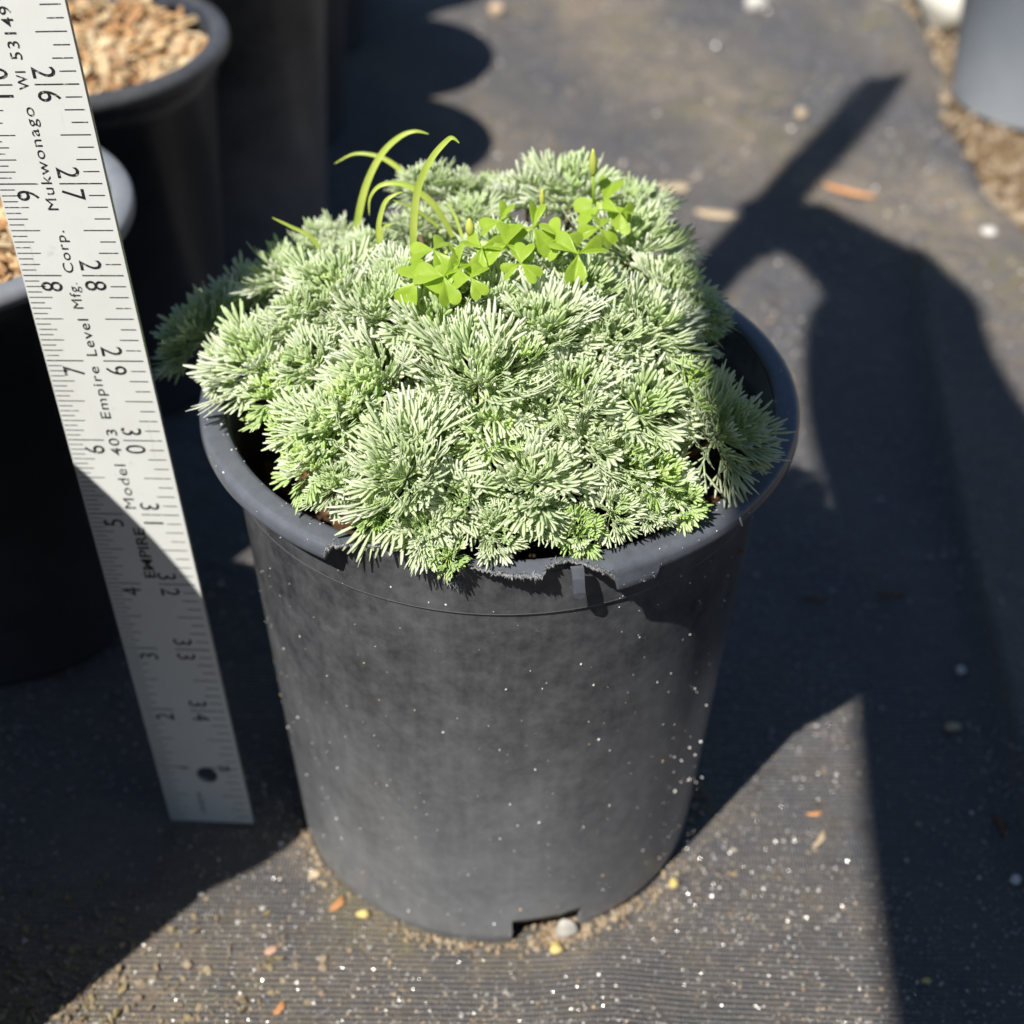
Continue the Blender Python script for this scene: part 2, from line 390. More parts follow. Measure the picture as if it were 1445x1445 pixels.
# ------------------------------------------------------------------ the row of black pots behind on the left
ROW_R, ROW_H = 2.646, 6.457
def row_pot(x, y, label, rb=2.08, H=ROW_H, R=ROW_R, m='back_pot', rim='back_pot', group='black pots standing in a row on the left'):
    t = empty('nursery_pot', (x, y, 0), label, 'plant pot', group)
    V, Fc = lathe([(rb-.15, .04), (rb-.04, 0), (rb, .1), (R-.30, H-.72), (R-.25, H-.70), (R-.22, H-.02), (R-.31, H-.02), (R-.34, H-.6), (rb-.1, .15)], 96)
    mesh('body', V, Fc, M[m], t)
    V, Fc = lathe([(R-.31, H-.05), (R-.28, H), (R-.2, H+.02), (R-.05, H+.01), (R, H-.05), (R+.005, H-.19), (R-.02, H-.20), (R-.03, H-.08), (R-.24, H-.06)], 96)
    mesh('rim', V, Fc, M[rim], t); return t
rows = [(-9.1, 10.3, 2.55, 'tall black nursery pot nearest the camera on the left, its shadow crossing the ruler'),
        (-7.547, 18.51, 2.08, 'black nursery pot of bark directly behind the ruler, cut by the left edge'),
        (-7.28, 24.85, 2.08, 'black nursery pot full of sunlit orange bark beside the top of the ruler'),
        (-6.0, 30.0, 2.08, 'black nursery pot with a sunlit patch on its side, behind the bark-filled one'),
        (-6.058, 34.85, 2.08, 'dark blurred nursery pot behind the sun-patched one, at the top edge'),
        (-6.0, 40.2, 2.08, 'second black nursery pot beyond the sun-patched one, past the top edge'),
        (-5.9, 45.6, 2.08, 'farthest black nursery pot of the row, past the top edge')]
M['sky_pale_rim'] = plastic('sky_lit_rim', (.17, .18, .20), .5, (.36, .37, .39), rough=.45)  # sky reflection on this rim painted as a paler plastic
M['row_rim'] = plastic('dusty_rim', (.045, .047, .052), .4, rough=.38)
for k, (x, y, rb, lab) in enumerate(rows):
    if k == 0: row_pot(x, y, lab, rb, 9.0, 3.4, rim='row_rim')
    else: row_pot(x, y, lab, rb, 6.15 if k == 2 else ROW_H, m='sunlit_pot' if k == 3 else 'back_pot', rim='sky_pale_rim' if k == 1 else 'row_rim')
    bark_fill(x, y, (3.4 if k == 0 else ROW_R)-.35, (9.0 if k == 0 else 6.15 if k == 2 else ROW_H)-(.25 if k in (1,) else .3), 700 if k in (1, 2) else 260, M['bark'],
              ['sunlit bark mulch filling the nearest left pot', 'orange bark chips filling the pot cut by the left edge', 'sunlit orange and cream bark chips filling the pot beside the ruler',
               'bark mulch filling the sun-patched pot', 'bark mulch filling the dark blurred pot behind the sun-patched one', 'bark mulch filling the next-to-last pot of the row', 'bark mulch filling the farthest pot of the row'][k], seed=k+3)
# ------------------------------------------------------------------ the pot in front
R_LIP, Z_TOP, R_RING, Z_RING, R_BASE = 3.246, 6.42, 2.927, 5.70, 2.554
pcx, pcy = PC
def hit_cyl(px, py, r):
    o, d = ray(px, py); ox, oy = o[0]-pcx, o[1]-pcy
    a = d[0]**2+d[1]**2; b = 2*(ox*d[0]+oy*d[1]); c = ox*ox+oy*oy-r*r
    t = (-b-math.sqrt(max(0, b*b-4*a*c)))/(2*a); return o+d*t
def q3(X, Y): return 420+X/2.627, 700+Y/2.627
PATH = [(2.955, 6.34), (2.965, 6.405), (2.99, 6.425), (3.08, 6.42), (3.18, 6.41), (3.222, 6.395), (3.24, 6.36), (3.244, 6.31), (3.247, 6.25), (3.26, 6.13)]
PL = [0]
for a, b in zip(PATH[:-1], PATH[1:]): PL.append(PL[-1]+math.dist(a, b))
PATH = np.array(PATH); PL = np.array(PL); FULL = PL[-2]; FLAP = PL[-1]
def path_at(c): return np.array([np.interp(c, PL, PATH[:, 0]), np.interp(c, PL, PATH[:, 1])])
def edge_c(px, py):
    P = unp(px, py, 6.42); r = math.hypot(P[0]-pcx, P[1]-pcy); th = math.atan2(P[1]-pcy, P[0]-pcx)
    if r < 3.2: return th, max(.0, float(np.interp(r, PATH[:, 0], PL)))
    P = hit_cyl(px, py, 3.244); return math.atan2(P[1]-pcy, P[0]-pcx), min(FLAP, max(PL[5], PL[6]+(6.36-P[2])))
tear = [(95, 212, 1), (112, 190, 0), (150, 184, 0), (200, 180, 0), (242, 180, 0)]
tc = [(edge_c(*q3(X, Y))) for X, Y, _ in tear]
tc[0] = (tc[0][0], FULL)
a0 = hit_cyl(*q3(255, 200), 2.99); a1 = hit_cyl(*q3(600, 300), 2.99)
thA = math.atan2(a0[1]-pcy, a0[0]-pcx); thB = math.atan2(a1[1]-pcy, a1[0]-pcx)
tc += [(thA, .03), (thB-.003, .03)]
tc += [edge_c(*q3(X, Y)) for X, Y in ((612, 244), (650, 265), (700, 280), (760, 290), (830, 303), (870, 305), (905, 288), (935, 262), (970, 248), (1010, 243), (1060, 253), (1110, 263), (1150, 290), (1180, 312))]
tc += [(tc[-1][0]+.006, FLAP), (edge_c(*q3(1335, 280))[0], FLAP-.02), (edge_c(*q3(1342, 270))[0], FULL)]
tc = sorted(tc); TH = np.array([a for a, _ in tc]); TC = np.array([b for _, b in tc])
th0, th1 = TH[0], TH[-1]
print('tear', [(round(math.degrees(a), 1), round(b, 2)) for a, b in tc])
wz = []
for X, Y in ((255, 200), (330, 202), (400, 206), (440, 217), (470, 238), (492, 262), (520, 288), (560, 306), (590, 304), (600, 285), (606, 248)):
    P = hit_cyl(*q3(X, Y), 2.99); wz.append((math.atan2(P[1]-pcy, P[0]-pcx), P[2]))
WT = np.array([a for a, _ in wz]); WZ = np.array([b for _, b in wz])
print('wall', [(round(math.degrees(a), 1), round(b, 2)) for a, b in wz])
NT = 1440
ths = np.linspace(-math.pi, math.pi, NT, endpoint=False)
jit = np.array([.6*math.sin(i*1.9)+.5*math.sin(i*.77+1)+rng.normal()*.7 for i in range(NT)])
cut = np.full(NT, FULL); zt = np.full(NT, 6.35)
for i, th in enumerate(ths):
    if th0 <= th <= th1:
        cut[i] = np.interp(th, TH, TC)
        if cut[i] < FULL-.06: cut[i] = max(.03, cut[i]+jit[i]*.012)
    if WT[0] <= th <= WT[-1]: zt[i] = min(6.40, np.interp(th, WT, WZ))+jit[i]*.006
droop = np.zeros(NT)
pot = empty('nursery_pot', (pcx, pcy, 0), 'dusty black nursery pot with a torn rim, holding the silvery plant', 'plant pot')
# wall: outer and inner skins, with a square drain notch cut at the foot
n1 = hit_cyl(722, 1290, R_BASE); n2 = hit_cyl(818, 1285, R_BASE)
tn1, tn2 = math.atan2(n1[1]-pcy, n1[0]-pcx), math.atan2(n2[1]-pcy, n2[0]-pcx)
def wall_r(z):
    if z < .18: return R_BASE-.05+.05*min(1, z/.14)
    if z < Z_RING: return R_BASE+(R_RING-R_BASE)*(z-.18)/(Z_RING-.18)
    return R_RING+.03+(z-Z_RING)*.05
zrows = [0, .06, .13, .2, .28, .36, .44] + list(np.linspace(.5, Z_RING-.05, 22)) + [Z_RING-.012, Z_RING, Z_RING+.012, Z_RING+.05, 5.85]
V = []; nz = len(zrows)+4
for i, th in enumerate(ths):
    c_, s_ = math.cos(th), math.sin(th)
    for z in zrows:
        r = wall_r(z)
        V.append((r*c_, r*s_, z))
    for k in range(1, 5):
        z = 5.85+(zt[i]-5.85)*k/4; r = wall_r(z); V.append((r*c_, r*s_, z))
Fc = []; NI = len(V); inner = []
zin = [0, .06, .13, .2, .28, .36, .44, 1, 3, 5, 5.5]
for i, th in enumerate(ths):
    c_, s_ = math.cos(th), math.sin(th)
    for z in zin: r = wall_r(z)-.07; V.append((r*c_, r*s_, z))
    r = wall_r(zt[i])-.05; V.append((r*c_, r*s_, zt[i]))
ni = len(zin)+1
for i in range(NT):
    j = (i+1) % NT; th = ths[i]; notch = tn1 < th < tn2
    for k in range(nz-1):
        if notch and k < 6: continue
        Fc.append((i*nz+k, j*nz+k, j*nz+k+1, i*nz+k+1))
    for k in range(ni-1):
        if notch and k < 6: continue
        Fc.append((NI+i*ni+k, NI+i*ni+k+1, NI+j*ni+k+1, NI+j*ni+k))
    Fc.append((i*nz+nz-1, j*nz+nz-1, NI+j*ni+ni-1, NI+i*ni+ni-1))
    if notch: Fc.append((i*nz+6, NI+i*ni+6, NI+j*ni+6, j*nz+6))
    n2_ = tn1 < ths[j] < tn2
    if notch != n2_:
        for k in range(6): Fc.append((j*nz+k, j*nz+k+1, NI+j*ni+k+1, NI+j*ni+k))
body = mesh('body', V, Fc, M['pot'], pot)
V, Fc = lathe([(.02, .62), (2.3, .62), (2.46, .5)], 64); mesh('pot_floor', V, Fc, M['pot'], pot)
# the raised line round the wall
V, Fc = lathe([(R_RING+.01, Z_RING-.014), (R_RING+.020, Z_RING-.006), (R_RING+.034, Z_RING+.004), (R_RING+.028, Z_RING+.012)], 240)
mesh('moulded_line', V, Fc, M['line'], pot)
# lip, cut back where it is torn
K = 12; V = []; col = []
for i, th in enumerate(ths):
    c_, s_ = math.cos(th), math.sin(th); c = cut[i]
    pts = [path_at(c*k/(K-1)) for k in range(K)]
    bend = 0
    rows_ = [p.copy() for p in pts]
    inn = [path_at(c*k/(K-1))+np.array([-.03*min(1, k/5), -.045]) for k in range(K-1, -1, -2)]
    for p in rows_+inn: V.append((p[0]*c_, p[0]*s_, p[1]))
nr = K+len(inn)
Fc = []; mi = []
for i in range(NT):
    j = (i+1) % NT
    torn = cut[i] < FULL-.02 or (th0 < ths[i] < th1 and cut[i] < FULL-.001)
    for k in range(nr-1):
        Fc.append((i*nr+k, j*nr+k, j*nr+k+1, i*nr+k+1)); mi.append(1 if torn and k in (K-1, K-2) else 0)
    Fc.append((i*nr+nr-1, j*nr+nr-1, j*nr, i*nr)); mi.append(0)
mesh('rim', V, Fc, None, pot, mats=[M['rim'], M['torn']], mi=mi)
# hanging strip of plastic
P0 = hit_cyl(*q3(1038, 262), 3.13); P1 = hit_cyl(*q3(1040, 368), 3.12)
th = math.atan2(P0[1]-pcy, P0[0]-pcx); er = np.array((math.cos(th), math.sin(th), 0)); et = np.array((-er[1], er[0], 0))
c0 = P0-np.array((pcx, pcy, 0)); c1 = P1-np.array((pcx, pcy, 0)); V = []
for k, wd in ((0, .068), (.3, .062), (.75, .062), (.93, .05), (1, .02)):
    p = c0+(c1-c0)*k+er*.05*math.sin(k*2.5)
    V += [p-et*wd-er*.02, p-et*wd+er*.02, p+et*wd*.8+er*.03, p+et*wd*.8-er*.01]
Fc = [(a*4+b, a*4+(b+1) % 4, a*4+4+(b+1) % 4, a*4+4+b) for a in range(4) for b in range(4)]+[(3, 2, 1, 0), (16, 17, 18, 19)]
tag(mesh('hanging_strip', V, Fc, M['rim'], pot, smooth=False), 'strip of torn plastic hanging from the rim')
# frayed shreds on the tear
g = MB()
for i, th in enumerate(ths):
    if not (th0-.01 < th < th1+.01): continue
    full = cut[i] > FULL-.02
    for k in range(5):
        if full and rng.random() > .12: continue
        cc_ = max(0, cut[i]-abs(rng.normal())*.03); p = path_at(cc_)
        if cut[i] < .06: p = np.array([3.0, zt[i]])
        b = np.array((p[0]*math.cos(th), p[0]*math.sin(th), p[1]+.004))
        dv = np.array((math.cos(th)*rng.uniform(-.2, 1), math.sin(th)*rng.uniform(-.2, 1), rng.normal()*.7))+rng.normal(size=3)*.5
        L = rng.uniform(.012, .05); dv /= np.linalg.norm(dv); wv = rng.normal(size=3)*.004+1e-4
        g.add([b-wv, b+wv, b+dv*L*.6+wv*.8+(0, 0, .006), b+dv*L], [(0, 1, 2), (0, 2, 3), (2, 1, 0), (3, 2, 0)][:2])
for k in range(60):                                       # longer hairs at the notch
    th = thB+rng.normal()*.025; z = np.interp(th, WT, WZ)
    b = np.array((3.0*math.cos(th), 3.0*math.sin(th), z)); dv = np.array((rng.normal()*.6, -.5, -.4+rng.normal()*.6)); dv /= np.linalg.norm(dv); L = rng.uniform(.04, .13)
    g.tube([b, b+dv*L*.5+rng.normal(size=3)*.012, b+dv*L], [.004, .004, .002], 3)
tag(g.build('frayed_plastic', M['torn'], pot, smooth=False), 'pale frayed shreds along the torn rim')
# grit stuck to the wall
g = MB()
for k in range(420):
    th = rng.uniform(-math.pi*.98, .05); z = 5.9*rng.random()**1.15; r = wall_r(z)
    if k < 90: th = rng.normal()*.10-.62; z = rng.uniform(.1, 5)
    s = .006+.012*rng.random()**3; lump(g, (r*math.cos(th), r*math.sin(th), z), s, tone=rng.choice([0, 1, .95, .5, .2]))
for k in range(110):
    th = rng.uniform(-math.pi, .3); c = rng.uniform(.05, FULL*.8)
    if th0-.05 < th < th1: continue
    p = path_at(c); lump(g, (p[0]*math.cos(th), p[0]*math.sin(th), p[1]+.003), .005+.009*rng.random()**2, tone=rng.choice([0, 1, .95]))
o = g.build('grit', M['grain'], pot, smooth=False, attrs=True); o['kind'] = 'stuff'
bark_fill(pcx, pcy, 2.83, 5.15, 900, M['dark_bark'], 'dark bark under the silvery plant in the torn pot', (.08, .3), 77)

# ------------------------------------------------------------------ ruler
BX, BY, LX, LY, ANG, RW = -3.81164, 14.04692, -.075445, .021955, -.105953, 1.10719
dv = np.array([LX, LY, 1.0]); dv /= np.linalg.norm(dv)
sv = np.array([math.cos(ANG), math.sin(ANG), 0]); sv -= dv*(sv@dv); sv /= np.linalg.norm(sv)
nv = np.cross(sv, dv)
ruler = empty('ruler', (BX, BY, 0), 'long white metal ruler with black inch scales standing behind the torn pot', 'ruler')
ruler.matrix_world = Matrix(((sv[0], dv[0], nv[0], BX*U), (sv[1], dv[1], nv[1], BY*U), (sv[2], dv[2], nv[2], .03*U), (0, 0, 0, 1)))
HW = RW/2; HOLE = (.085, .87, .135)
# front/back sheet with the hanging hole cut through
def ruler_body():
    V = []; Fc = []; mi = []; n = 32; hx, hy, hr = HOLE; T = .055
    for zf in (0, -T):
        b = len(V)
        sq = []
        for k in range(n):
            a = 2*math.pi*k/n; c, s = math.cos(a), math.sin(a)
            m_ = max(abs(c), abs(s)); sx, sy = c/m_, s/m_
            sq.append(((HW if sx > 0 else HW)*sx if abs(sx) > .999 else sx*HW, hy+sy*.6))
        for k in range(n): V.append((hx+hr*math.cos(2*math.pi*k/n), hy+hr*math.sin(2*math.pi*k/n), zf))
        for k in range(n): V.append((*sq[k], zf))
        for k in range(n):
            j = (k+1) % n; f = (b+k, b+n+k, b+n+j, b+j); Fc.append(f if zf == 0 else f[::-1]); mi.append(0)
        for (y0, y1) in ((0, hy-.6), (hy+.6, 36)):
            b2 = len(V); V += [(-HW, y0, zf), (HW, y0, zf), (HW, y1, zf), (-HW, y1, zf)]; f = (b2, b2+1, b2+2, b2+3); Fc.append(f if zf == 0 else f[::-1]); mi.append(0)
    b = len(V)
    for k in range(n):
        for zf in (0, -T): V.append((hx+hr*math.cos(2*math.pi*k/n), hy+hr*math.sin(2*math.pi*k/n), zf))
    for k in range(n):
        j = (k+1) % n; Fc.append((b+2*k, b+2*j, b+2*j+1, b+2*k+1)); mi.append(1)
    for (x0, y0, x1, y1) in ((-HW, 0, HW, 0), (HW, 0, HW, 36), (HW, 36, -HW, 36), (-HW, 36, -HW, 0)):
        b = len(V); V += [(x0, y0, 0), (x0, y0, -T), (x1, y1, -T), (x1, y1, 0)]; Fc.append((b, b+1, b+2, b+3)); mi.append(1)
    return V, Fc, mi
V, Fc, mi = ruler_body()
mesh('blade', V, Fc, None, ruler, smooth=False, mats=[M['ruler'], M['ruler_edge']], mi=mi)
g = MB(); ZP = .004
def tick(x0, x1, y, t=.0065): g.add([(x0, y-t, ZP), (x1, y-t, ZP), (x1, y+t, ZP), (x0, y+t, ZP)], [(0, 1, 2, 3)])
for k in range(1, 36*16):
    y = k/16
    if math.hypot(0, y-HOLE[1]) < .14 and False: continue
    L = .40 if k % 16 == 0 else .30 if k % 8 == 0 else .245 if k % 4 == 0 else .205 if k % 2 == 0 else .15
    if y < 36: tick(-HW+.015, -HW+.015+L, y, .0045 if k % 16 else .006)
for k in range(1, 36*8):
    y = k/8
    L = .43 if k % 8 == 0 else .30 if k % 4 == 0 else .20 if k % 2 == 0 else .16
    tick(HW-.045-L, HW-.045, y, .005 if k % 8 else .006)
g.build('tick_marks', M['ink'], ruler, smooth=False)
def text_geo(s, size, sx=1.0, spacing=1.0, bold=0):
    cu = bpy.data.curves.new('t', 'FONT'); cu.body = s; cu.size = 1; cu.align_x = 'CENTER'; cu.align_y = 'CENTER'; cu.space_character = spacing; cu.resolution_u = 3; cu.offset = bold
    o = bpy.data.objects.new('t', cu); C.objects.link(o); dg = bpy.context.evaluated_depsgraph_get()
    me = bpy.data.meshes.new_from_object(o.evaluated_get(dg)); 
    v = np.array([p.co[:2] for p in me.vertices]); f = [tuple(p.vertices) for p in me.polygons]
    bpy.data.objects.remove(o); bpy.data.curves.remove(cu); bpy.data.meshes.remove(me)
    mid = (v.max(0)+v.min(0))/2; v = (v-mid)*np.array((size*sx, size)); return v, f
def put_text(mb, s, x, y, cw, h, sx=1.0, spacing=1.0, bold=0):
    v, f = text_geo(s, 1, sx, spacing, bold); hh = v[:, 1].max()-v[:, 1].min(); v = v*(h/hh)
    r = np.stack([v[:, 1], -v[:, 0]], 1) if cw else np.stack([-v[:, 1], v[:, 0]], 1)
    mb.add([(x+a, y+b, ZP) for a, b in r], f)
g = MB(); LXC, RXC, NH = -HW+.285, HW-.36, .225
for n in range(2, 36):
    if n < 10: put_text(g, str(n), LXC, n-.125, False, NH, .80, 1, 0)
    else:
        put_text(g, str(n)[0], LXC, n-.11, False, NH, .80, 1, 0); put_text(g, str(n)[1], LXC, n+.11, False, NH, .80, 1, 0)
for n in range(2, 35):
    s = str(n); y = 36-n
    if len(s) == 1: put_text(g, s, RXC, y+.125, True, NH, .80, 1, 0)
    else:
        put_text(g, s[0], RXC, y+.115, True, NH, .80, 1, 0); put_text(g, s[1], RXC, y-.115, True, NH, .80, 1, 0)
put_text(g, '1', -HW+.36, 1-.02, False, .1)
put_text(g, '35', HW-.22, 1.0, True, .13, .8)
g.build('inch_numbers', M['ink'], ruler, smooth=False)
g = MB()
for s, y0, y1, h in (('Model', 5.08, 5.68, .125), ('403', 5.80, 6.14, .12), ('Empire', 6.28, 6.93, .145), ('Level', 7.06, 7.50, .115), ('Mfg.', 7.62, 7.92, .145),
                     ('Corp.', 8.03, 8.5, .14), ('Mukwonago', 8.72, 9.78, .145), ('WI', 9.95, 10.13, .1), ('53149', 10.24, 10.74, .115)):
    v, f = text_geo(s, 1, 1, 1.15, .0035 if s not in ('Model', 'Mfg.', 'Mukwonago') else 0); ext = v.max(0)-v.min(0)
    v = v/ext*np.array((y1-y0, h)); xx = -.03
    g.add([(xx-b, (y0+y1)/2+a, ZP) for a, b in v], f)
v, f = text_geo('EMPIRE', 1, 1, 1.0, .012); ext = v.max(0)-v.min(0); v = v/ext*np.array((.72, .13)); g.add([(.0-b, 4.45+a, ZP) for a, b in v], f)
g.build('maker_lettering', M['ink'], ruler, smooth=False)
g = MB()
for k in range(46):                                      # the small worn block at the foot
    x = -.13+rng.uniform(0, .07); y = .16+.4*rng.random(); g.add([(x, y, ZP), (x+.03, y, ZP), (x+.03, y+.008, ZP), (x, y+.008, ZP)], [(0, 1, 2, 3)])
g.build('worn_print', M['faint'], ruler, smooth=False)

# ------------------------------------------------------------------ the silvery plant
def strip(mb, P, wd, tone, young, side, n=4, flat=.45):
    k = len(P); prof = [.75, 1.0, 1.05, .85, .25] if k == 5 else ([.8, 1.0, .85, .22] if k == 4 else [1, .9, .8])
    mb.tube(P, [wd*p for p in prof[:k]], n, flat, side, tone, young, cap=True)
def make_rosette(seed, nleaf=30, wd=.030):
    rg = np.random.default_rng(seed); mb = MB()
    for i in range(nleaf):
        q = i/(nleaf-1)                                   # 0 outermost .. 1 heart
        az = i*2.39996+rg.normal()*.15
        el = math.radians(4+q**1.5*62+rg.normal()*8)
        L = (1.0-.45*q**1.3)*rg.uniform(.82, 1.12)
        tone = min(1, max(0, .62+.25*rg.normal()-(.22*q)))
        if rg.random() < .16: tone = 1.25
        yg = max(0, min(1, (q-.55)*2.0))
        d = np.array((math.cos(az)*math.cos(el), math.sin(az)*math.cos(el), math.sin(el)))
        sd = np.array((-math.sin(az), math.cos(az), 0)); upv = np.cross(d, sd); upv = upv if upv[2] > 0 else -upv
        roll = rg.normal()*.35; sd, upv = sd*math.cos(roll)+upv*math.sin(roll), upv*math.cos(roll)-sd*math.sin(roll)
        curl = rg.uniform(.0, .36)+(-.22 if q < .2 else 0)
        sl_ = L*rg.uniform(.36, .44); b0 = np.array((0, 0, -.1+.05*q)); P = [b0, b0+d*sl_*.5, b0+d*sl_+upv*curl*.06]
        mb.tube(P, [wd*.7, wd*.7, wd*.85], 4, .6, sd, tone*.15, min(1, yg+.25))
        nl = 3 if q > .7 else (5 if rg.random() < .5 else 4); rest = L-sl_
        for m_ in range(nl):
            a = (m_-(nl-1)/2)*rg.uniform(.20, .27)
            dd = d*math.cos(a)+sd*math.sin(a)+upv*rg.normal()*.06; dd /= np.linalg.norm(dd)
            s0 = b0+d*sl_*(.66 if abs(a) > .4 else .9 if abs(a) > .15 else 1)
            l1 = rest*.42*(1-.2*abs(a)); m1 = s0+dd*l1+upv*curl*.05
            mb.tube([s0, (s0+m1)/2, m1], [wd*.7, wd*.8, wd*.95], 4, .3, sd, tone*.45, min(1, yg+.1))
            ns = 3 if rg.random() < .55 else 2
            for t in range(ns):
                a2 = (t-(ns-1)/2)*rg.uniform(.32, .52)
                d2 = dd*math.cos(a2)+np.cross(upv, dd)*math.sin(a2)+upv*(curl+rg.normal()*.07); d2 /= np.linalg.norm(d2)
                l2 = rest*.66*rg.uniform(.7, 1.12)*(1 if a2 == 0 else .88); m2 = m1-dd*l1*.25*abs(a2)*2
                p1 = m2+d2*l2*.36; p2 = p1+(d2+upv*curl*.5)*l2*.36; p3 = p2+(d2+upv*curl*1.0)*l2*.26
                tt = tone*rg.uniform(.8, 1.25); mb.tube([m2, p1, p2, p3], [wd*.6, wd*1.15, wd*1.4, wd*.6], 4, .16, np.cross(upv, d2), [v for v in (tt*.5, tt*.85, min(1.6, tt*1.3), min(1.7, tt*1.5)) for _ in range(4)], [yg*k for k in (1, .9, .7, .5) for _ in range(4)])
    return mb
ros_s = [make_rosette(100+k, 34, .0205) for k in range(6)]
ros_l = [make_rosette(200+k, 26, .026) for k in range(3)]
ros_big = [make_rosette(300+k, 52, .0150) for k in range(3)]
def to_mesh(mb, m, nm):
    me = bpy.data.meshes.new(nm); me.from_pydata((np.array(mb.V)*U).tolist(), [], mb.F); me.materials.append(m)
    me.polygons.foreach_set('use_smooth', [True]*len(me.polygons))
    for n_, arr in (('tone', mb.T), ('young', mb.Y)):
        a = me.attributes.new(n_, 'FLOAT', 'POINT'); a.data.foreach_set('value', np.asarray(arr, np.float32))
    me.update(); return me
MS = [to_mesh(m_, M['silver'], 'rosette') for m_ in ros_s]; MLm = [to_mesh(m_, M['lime'], 'rosette') for m_ in ros_l]; MBg = [to_mesh(m_, M['silver'], 'rosette') for m_ in ros_big]
plant = empty('silver_mound_plant', (pcx, pcy, 5.2), 'silvery green feathery mound plant filling the torn black pot', 'plant')
def mound(x, y):
    r2 = ((x-pcx)/3.35)**2+((y-pcy-.1)/3.3)**2
    return 8.0-1.5*r2**1.1
def on_mound(px, py, lift=0):
    o, d = ray(px, py)
    best = None; bd = 9
    for t in np.arange(8, 24, .02):
        q = o+d*t; e = q[2]-mound(q[0], q[1])-lift
        if e < 0: return q
        if q[2] > 6.6 and e < bd: bd = e; best = q
    return best
# px, py, radius px, kind (s silver, l lime, b big)
R_ = [(570, 658, 104, 'b'), (440, 640, 62, 'l'), (463, 592, 72, 's'), (390, 545, 58, 'l'), (364, 500, 85, 's'), (533, 522, 80, 's'), (442, 505, 66, 's'),
      (675, 520, 104, 'b'), (472, 672, 48, 's'), (600, 738, 58, 's'), (632, 770, 38, 'l'), (700, 735, 70, 's'), (753, 665, 84, 's'), (833, 608, 78, 's'),
      (906, 568, 80, 's'), (816, 538, 74, 's'), (932, 660, 62, 'l'), (1018, 600, 84, 'b'), (866, 708, 62, 's'), (819, 735, 44, 'l'), (972, 535, 54, 'l'),
      (919, 452, 86, 's'), (770, 452, 84, 's'), (892, 340, 88, 's'), (809, 262, 80, 's'), (746, 272, 70, 's'), (893, 282, 60, 's'),
      (945, 335, 48, 's'), (700, 412, 72, 's'), (830, 412, 70, 's'), (280, 462, 78, 's'), (335, 420, 70, 's'), (411, 377, 78, 's'), (462, 333, 60, 's'),
      (470, 402, 80, 's'), (538, 430, 74, 's'), (602, 250, 54, 's'), (643, 260, 50, 's'), (664, 295, 52, 's'), (590, 305, 46, 's'),
      (565, 385, 60, 's'), (424, 445, 66, 's'), (618, 452, 78, 's'), (652, 395, 60, 's'), (500, 562, 56, 'l'), (605, 590, 66, 's'),
      (650, 690, 58, 's'), (700, 600, 62, 'l'), (762, 575, 66, 's'), (535, 708, 40, 'l'), (770, 715, 50, 's'), (880, 640, 58, 's'),
      (735, 495, 60, 'l'), (860, 475, 64, 's'), (700, 340, 60, 's'), (770, 360, 64, 's'), (950, 400, 66, 's'), (985, 430, 50, 's'),
      (690, 262, 44, 's'), (420, 590, 46, 'l'), (915, 705, 44, 's'), (960, 690, 42, 'l'), (330, 500, 60, 's'), (515, 340, 46, 's'), (840, 305, 56, 's')]
ros_first = {}
stems = MB(); count = 0
mid = np.array((pcx, pcy, 4.2))
def place_rosette(P, rad, kind, face=.35):
    global count
    ms = {'s': MS, 'l': MLm, 'b': MBg}[kind]; me = ms[count % len(ms)]; count += 1
    rel = P-mid; nrm = rel/np.linalg.norm(rel)
    nrm = nrm+np.array((0, -.22*face, .45))+rng.normal(size=3)*.16; nrm /= np.linalg.norm(nrm)
    o = bpy.data.objects.new('rosette', me); C.objects.link(o); o.parent = plant
    q = Vector(nrm).to_track_quat('Z', 'Y').to_matrix() @ Matrix.Rotation(rng.uniform(0, 6.28), 3, 'Z')
    o.matrix_local = Matrix.Translation(Vector(P-np.array((pcx, pcy, 5.2)))*U) @ (q*rad).to_4x4()
    b = P-nrm*.05; root = np.array((pcx+(P[0]-pcx)*.45, pcy+(P[1]-pcy)*.45, 5.1))
    stems.tube(np.array([root, (root+b)/2+nrm*.1, b])-np.array((pcx, pcy, 5.2)), [.05, .035, .025], 5)
    return o
for px, py, rad, kd in R_:
    P = on_mound(px, py); dist = (P-CO)@fw
    P = P-np.array((0, 0, .12))
    rr_ = math.hypot(P[0]-pcx, P[1]-pcy); rad_ = rad*1.38/F_PX*dist*(.84 if py > 700 else 1)
    if py > 560 and kd != 'b' and not px < 300: rad_ = min(rad_, max(.42, (3.12-rr_)*1.35)) if rr_ > 2.2 else rad_
    place_rosette(P, rad_, kd)
for k in range(32):                                      # lower, hidden tufts that close the gaps
    th = k*2.4; r = 2.45*math.sqrt((k+.5)/32); x, y = pcx+r*math.cos(th), pcy+.2+r*math.sin(th)
    place_rosette(np.array((x, y, mound(x, y)-.62)), .62, 's' if k % 3 else 'l')
stems.build('stems', M['stem'], plant)

